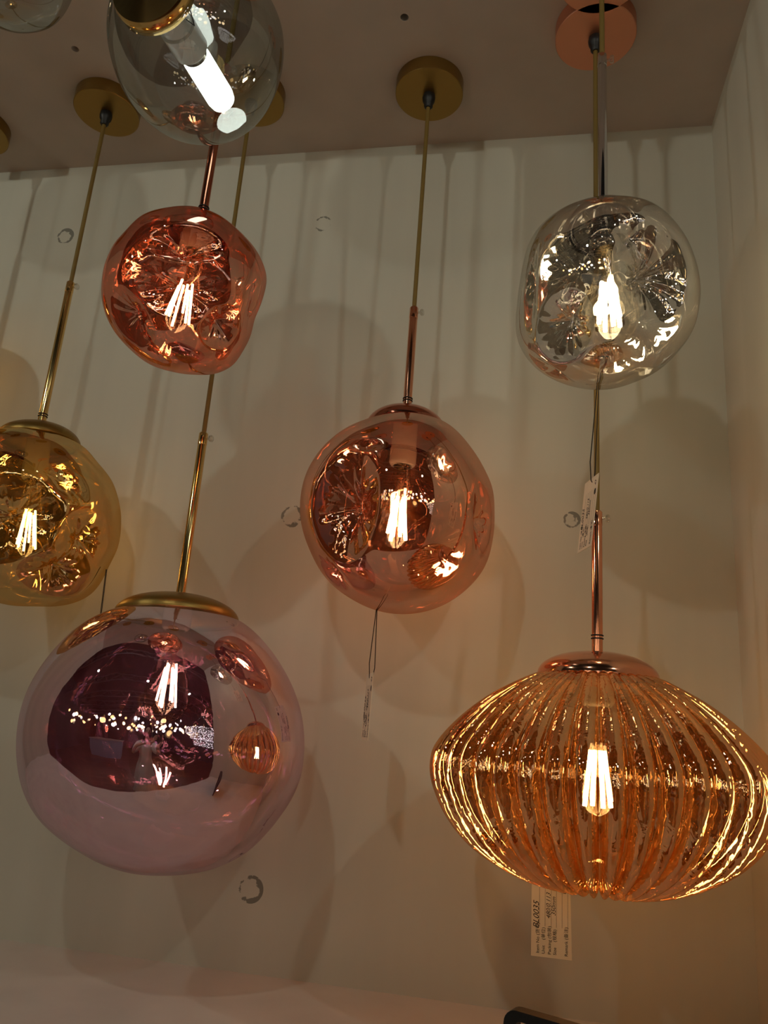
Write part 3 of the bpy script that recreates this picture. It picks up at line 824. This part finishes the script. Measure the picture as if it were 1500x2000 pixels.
# ------------------------------------------------------------------ photographer, mirrored in the globes
skin = principled('skin', (.62, .40, .30), .5)
phone_c = CAM - V((XA.z, YA.z, U.z)) * .02
pr_, pd_, pf_ = V((XA.x, YA.x, U.x)), V((XA.y, YA.y, U.y)), V((XA.z, YA.z, U.z))
pm = Matrix((pr_, -pd_, -pf_)).transposed().to_4x4(); pm.translation = phone_c
ph = empty('phone', phone_c, 'black phone held up in both hands by the photographer', 'phone')
MB().box((-.037, -.078, 0), (.037, .078, .008), pm).build('phone_body', M['black'], ph, phone_c, smooth=False)
MB().box((-.034, -.074, .008), (.034, .074, .0084), pm).build('screen', emitter('phone_screen', (.8, .75, .7), .25), ph, phone_c, smooth=False)
def person():
    base = V((-.08, -.45, 0)); yaw = math.radians(11)
    root = empty('person', base, 'person in a long white dress holding a phone up with both hands', 'person')
    R = Matrix.Rotation(yaw, 4, 'Z')
    def P(x, y, z): return base + R @ V((x, y, z))
    verts, edges, rads = [], [], []
    def node(p, r, par=None):
        verts.append(V(p)); rads.append(r if isinstance(r, tuple) else (r, r))
        if par is not None: edges.append((par, len(verts) - 1))
        return len(verts) - 1
    pel = node(P(0, 0, .93), (.135, .10))
    wai = node(P(0, .0, 1.07), (.105, .085), pel); che = node(P(0, 0, 1.24), (.125, .095), wai)
    ush = node(P(0, -.01, 1.345), (.10, .07), che); nk = node(P(0, .005, 1.42), .046, ush); nk2 = node(P(0, .015, 1.465), .045, nk)
    hd = node(P(0, .03, 1.53), (.070, .080), nk2); hd2 = node(P(0, .025, 1.59), (.076, .092), hd); node(P(0, .015, 1.645), (.055, .07), hd2)
    for s in (-1, 1):
        sh = node(P(s * .155, -.01, 1.335), .046, ush)
        el = node(P(s * .26, .17, 1.17), .036, sh)
        fa = node(P(s * .19, .27, 1.32), .031, el)
        hand_anchor = phone_c + pr_ * (s * .052) - pf_ * .012 + pd_ * .02
        wr = node(hand_anchor + V((s * .022, -.045, -.06)), .023, fa)
        pa = node(hand_anchor + V((s * .014, -.022, -.012)), (.020, .026), wr)
        for k, ln in enumerate((.030, .034, .031, .024)):
            b0 = node(hand_anchor + V((s * .006, -.012 - k * .002, .030 - k * .018)), .0085, pa)
            b1 = node(hand_anchor + pf_ * .014 + V((s * -.002, 0, .032 - k * .018)), .0075, b0)
            node(hand_anchor + pf_ * .018 + V((-s * ln * .7, 0, .030 - k * .017)), .0065, b1)
        t0 = node(hand_anchor + V((-s * .004, -.030, .004)), .010, pa)
        node(hand_anchor + V((-s * .026, -.018, .018)), .0085, t0)
        hip = node(P(s * .085, 0, .84), .082, pel); kn = node(P(s * .09, .015, .48), .055, hip)
        an = node(P(s * .09, -.01, .09), .036, kn); he = node(P(s * .09, .02, .045), .034, an); node(P(s * .10, .15, .028), (.032, .022), he)
    me = bpy.data.meshes.new('body'); me.from_pydata([tuple(v - base) for v in verts], edges, [])
    o = bpy.data.objects.new('body', me); col.objects.link(o)
    md = o.modifiers.new('skin', 'SKIN')
    sv = me.skin_vertices
    if not sv: me.attributes.new('skin', 'FLOAT', 'POINT')
    for i, r in enumerate(rads): me.skin_vertices[0].data[i].radius = r
    me.skin_vertices[0].data[0].use_root = True
    md.use_smooth_shade = True
    s2 = o.modifiers.new('sub', 'SUBSURF'); s2.levels = 2; s2.render_levels = 2
    dg = bpy.context.evaluated_depsgraph_get()
    fm_ = bpy.data.meshes.new_from_object(o.evaluated_get(dg)); bpy.data.objects.remove(o, do_unlink=True)
    fm_.materials.clear(); fm_.materials.append(skin); fm_.name = 'body'
    bo = bpy.data.objects.new('body', fm_); col.objects.link(bo); bo.parent = root
    def shell(name, rings, mat_, n=40):
        """rings: (cx, cy, z, rx, ry)"""
        mb = MB(); vs = []; fs = []
        for j, (cx_, cy_, z, rx, ry, fold) in enumerate(rings):
            for k in range(n):
                t = 2 * pi * k / n; f = 1 + fold * sin(9 * t + j * .3)
                vs.append(P(cx_ + rx * cos(t) * f, cy_ + ry * sin(t) * f, z))
        for j in range(len(rings) - 1):
            for k in range(n):
                k2 = (k + 1) % n; fs.append([j * n + k, j * n + k2, (j + 1) * n + k2, (j + 1) * n + k])
        mb.add(vs, fs); return mb.build(name, mat_, root, base, sharp=0)
    white = principled('white_cotton', (.88, .83, .77), .85, bump=(60, .3, (1, 1, .2)))
    shell('dress', [(0, 0, .14, .30, .26, .08), (0, 0, .40, .25, .215, .07), (0, 0, .70, .20, .17, .05), (0, 0, .93, .165, .135, .03), (0, 0, 1.06, .122, .102, .01), (0, 0, 1.15, .130, .108, .01), (0, .005, 1.25, .140, .118, 0), (0, 0, 1.32, .150, .10, 0), (0, -.005, 1.365, .12, .075, 0)], white)
    for s in (-1, 1):
        mb = MB(); a, b = P(s * .12, -.005, 1.345), P(s * .235, .125, 1.205)
        mb.tube([a, a.lerp(b, .3), a.lerp(b, .75), b], [.058, .082, .078, .050], 20); mb.build('sleeve', white, root, base)
    # hair: a shell over crown and back, long strands to the shoulders
    hair = principled('dark_brown_hair', (.025, .014, .010), .45, bump=(80, .4, (6, 6, .6)))
    mb = MB(); vs = []; fs = []; n, mrows = 28, 14
    for j in range(mrows + 1):
        th = pi * .62 * j / mrows
        for k in range(n + 1):
            t = pi * .80 + (2 * pi - pi * .60) * k / n - pi * .0
            x, y, z = sin(th) * cos(t), sin(th) * sin(t), cos(th)
            drop = max(0, (j - 9)) * .055
            vs.append(P(.092 * x, .018 + .108 * y, 1.60 + .098 * z - drop))
    for j in range(mrows):
        for k in range(n): fs.append([j * (n + 1) + k, (j + 1) * (n + 1) + k, (j + 1) * (n + 1) + k + 1, j * (n + 1) + k + 1])
    mb.add(vs, fs); hb = mb.build('hair', hair, root, base, sharp=0)
    so = hb.modifiers.new('thick', 'SOLIDIFY'); so.thickness = .012; so.offset = 1
    eye = principled('eye', (.03, .02, .015), .2); lip = principled('lip', (.45, .12, .10), .4)
    for s in (-1, 1):
        MB().lathe([(.011 * sin(pi * k / 8), .011 * cos(pi * k / 8)) for k in range(9)], 12, Matrix.Translation(P(s * .030, .105, 1.575))).build('eye', eye, root, base)
        MB().lathe([(.012 * sin(pi * k / 8), .026 * cos(pi * k / 8)) for k in range(9)], 12, Matrix.Translation(P(s * .073, .02, 1.565))).build('ear', skin, root, base)
    MB().tube([P(0, .100, 1.585), P(0, .122, 1.553), P(0, .106, 1.545)], [.006, .011, .008], 10).build('nose', skin, root, base)
    MB().tube([P(-.022, .094, 1.522), P(0, .102, 1.520), P(.022, .094, 1.522)], [.003, .007, .003], 8).build('mouth', lip, root, base)
person()


# ------------------------------------------------------------------ camera
cd = bpy.data.cameras.new('camera'); cam = bpy.data.objects.new('camera', cd); col.objects.link(cam)
cd.sensor_fit = 'VERTICAL'; cd.sensor_height = 36.0; cd.sensor_width = 27.0; cd.lens = F / 2000 * 36.0
cd.clip_start = .02
right = V((XA.x, YA.x, U.x)); down = V((XA.y, YA.y, U.y)); fwd = V((XA.z, YA.z, U.z))
mw = Matrix((right, -down, -fwd)).transposed().to_4x4(); mw.translation = CAM
cam.matrix_world = mw
sc.camera = cam

# ------------------------------------------------------------------ render look
w = bpy.data.worlds.new('hall_dark'); sc.world = w; w.use_nodes = True
w.node_tree.nodes['Background'].inputs[0].default_value = (.8, .72, .6, 1)
w.node_tree.nodes['Background'].inputs[1].default_value = .004
vs_ = sc.view_settings
vs_.view_transform = 'Standard'; vs_.look = 'None'; vs_.gamma = 1; vs_.exposure = -0.36; vs_.use_curve_mapping = False
cy = sc.cycles
cy.max_bounces = 11; cy.glossy_bounces = 7; cy.diffuse_bounces = 3; cy.transmission_bounces = 6; cy.transparent_max_bounces = 20
cy.sample_clamp_indirect = 6.0; cy.caustics_reflective = True; cy.caustics_refractive = False
cy.use_denoising = True; cy.use_light_tree = True
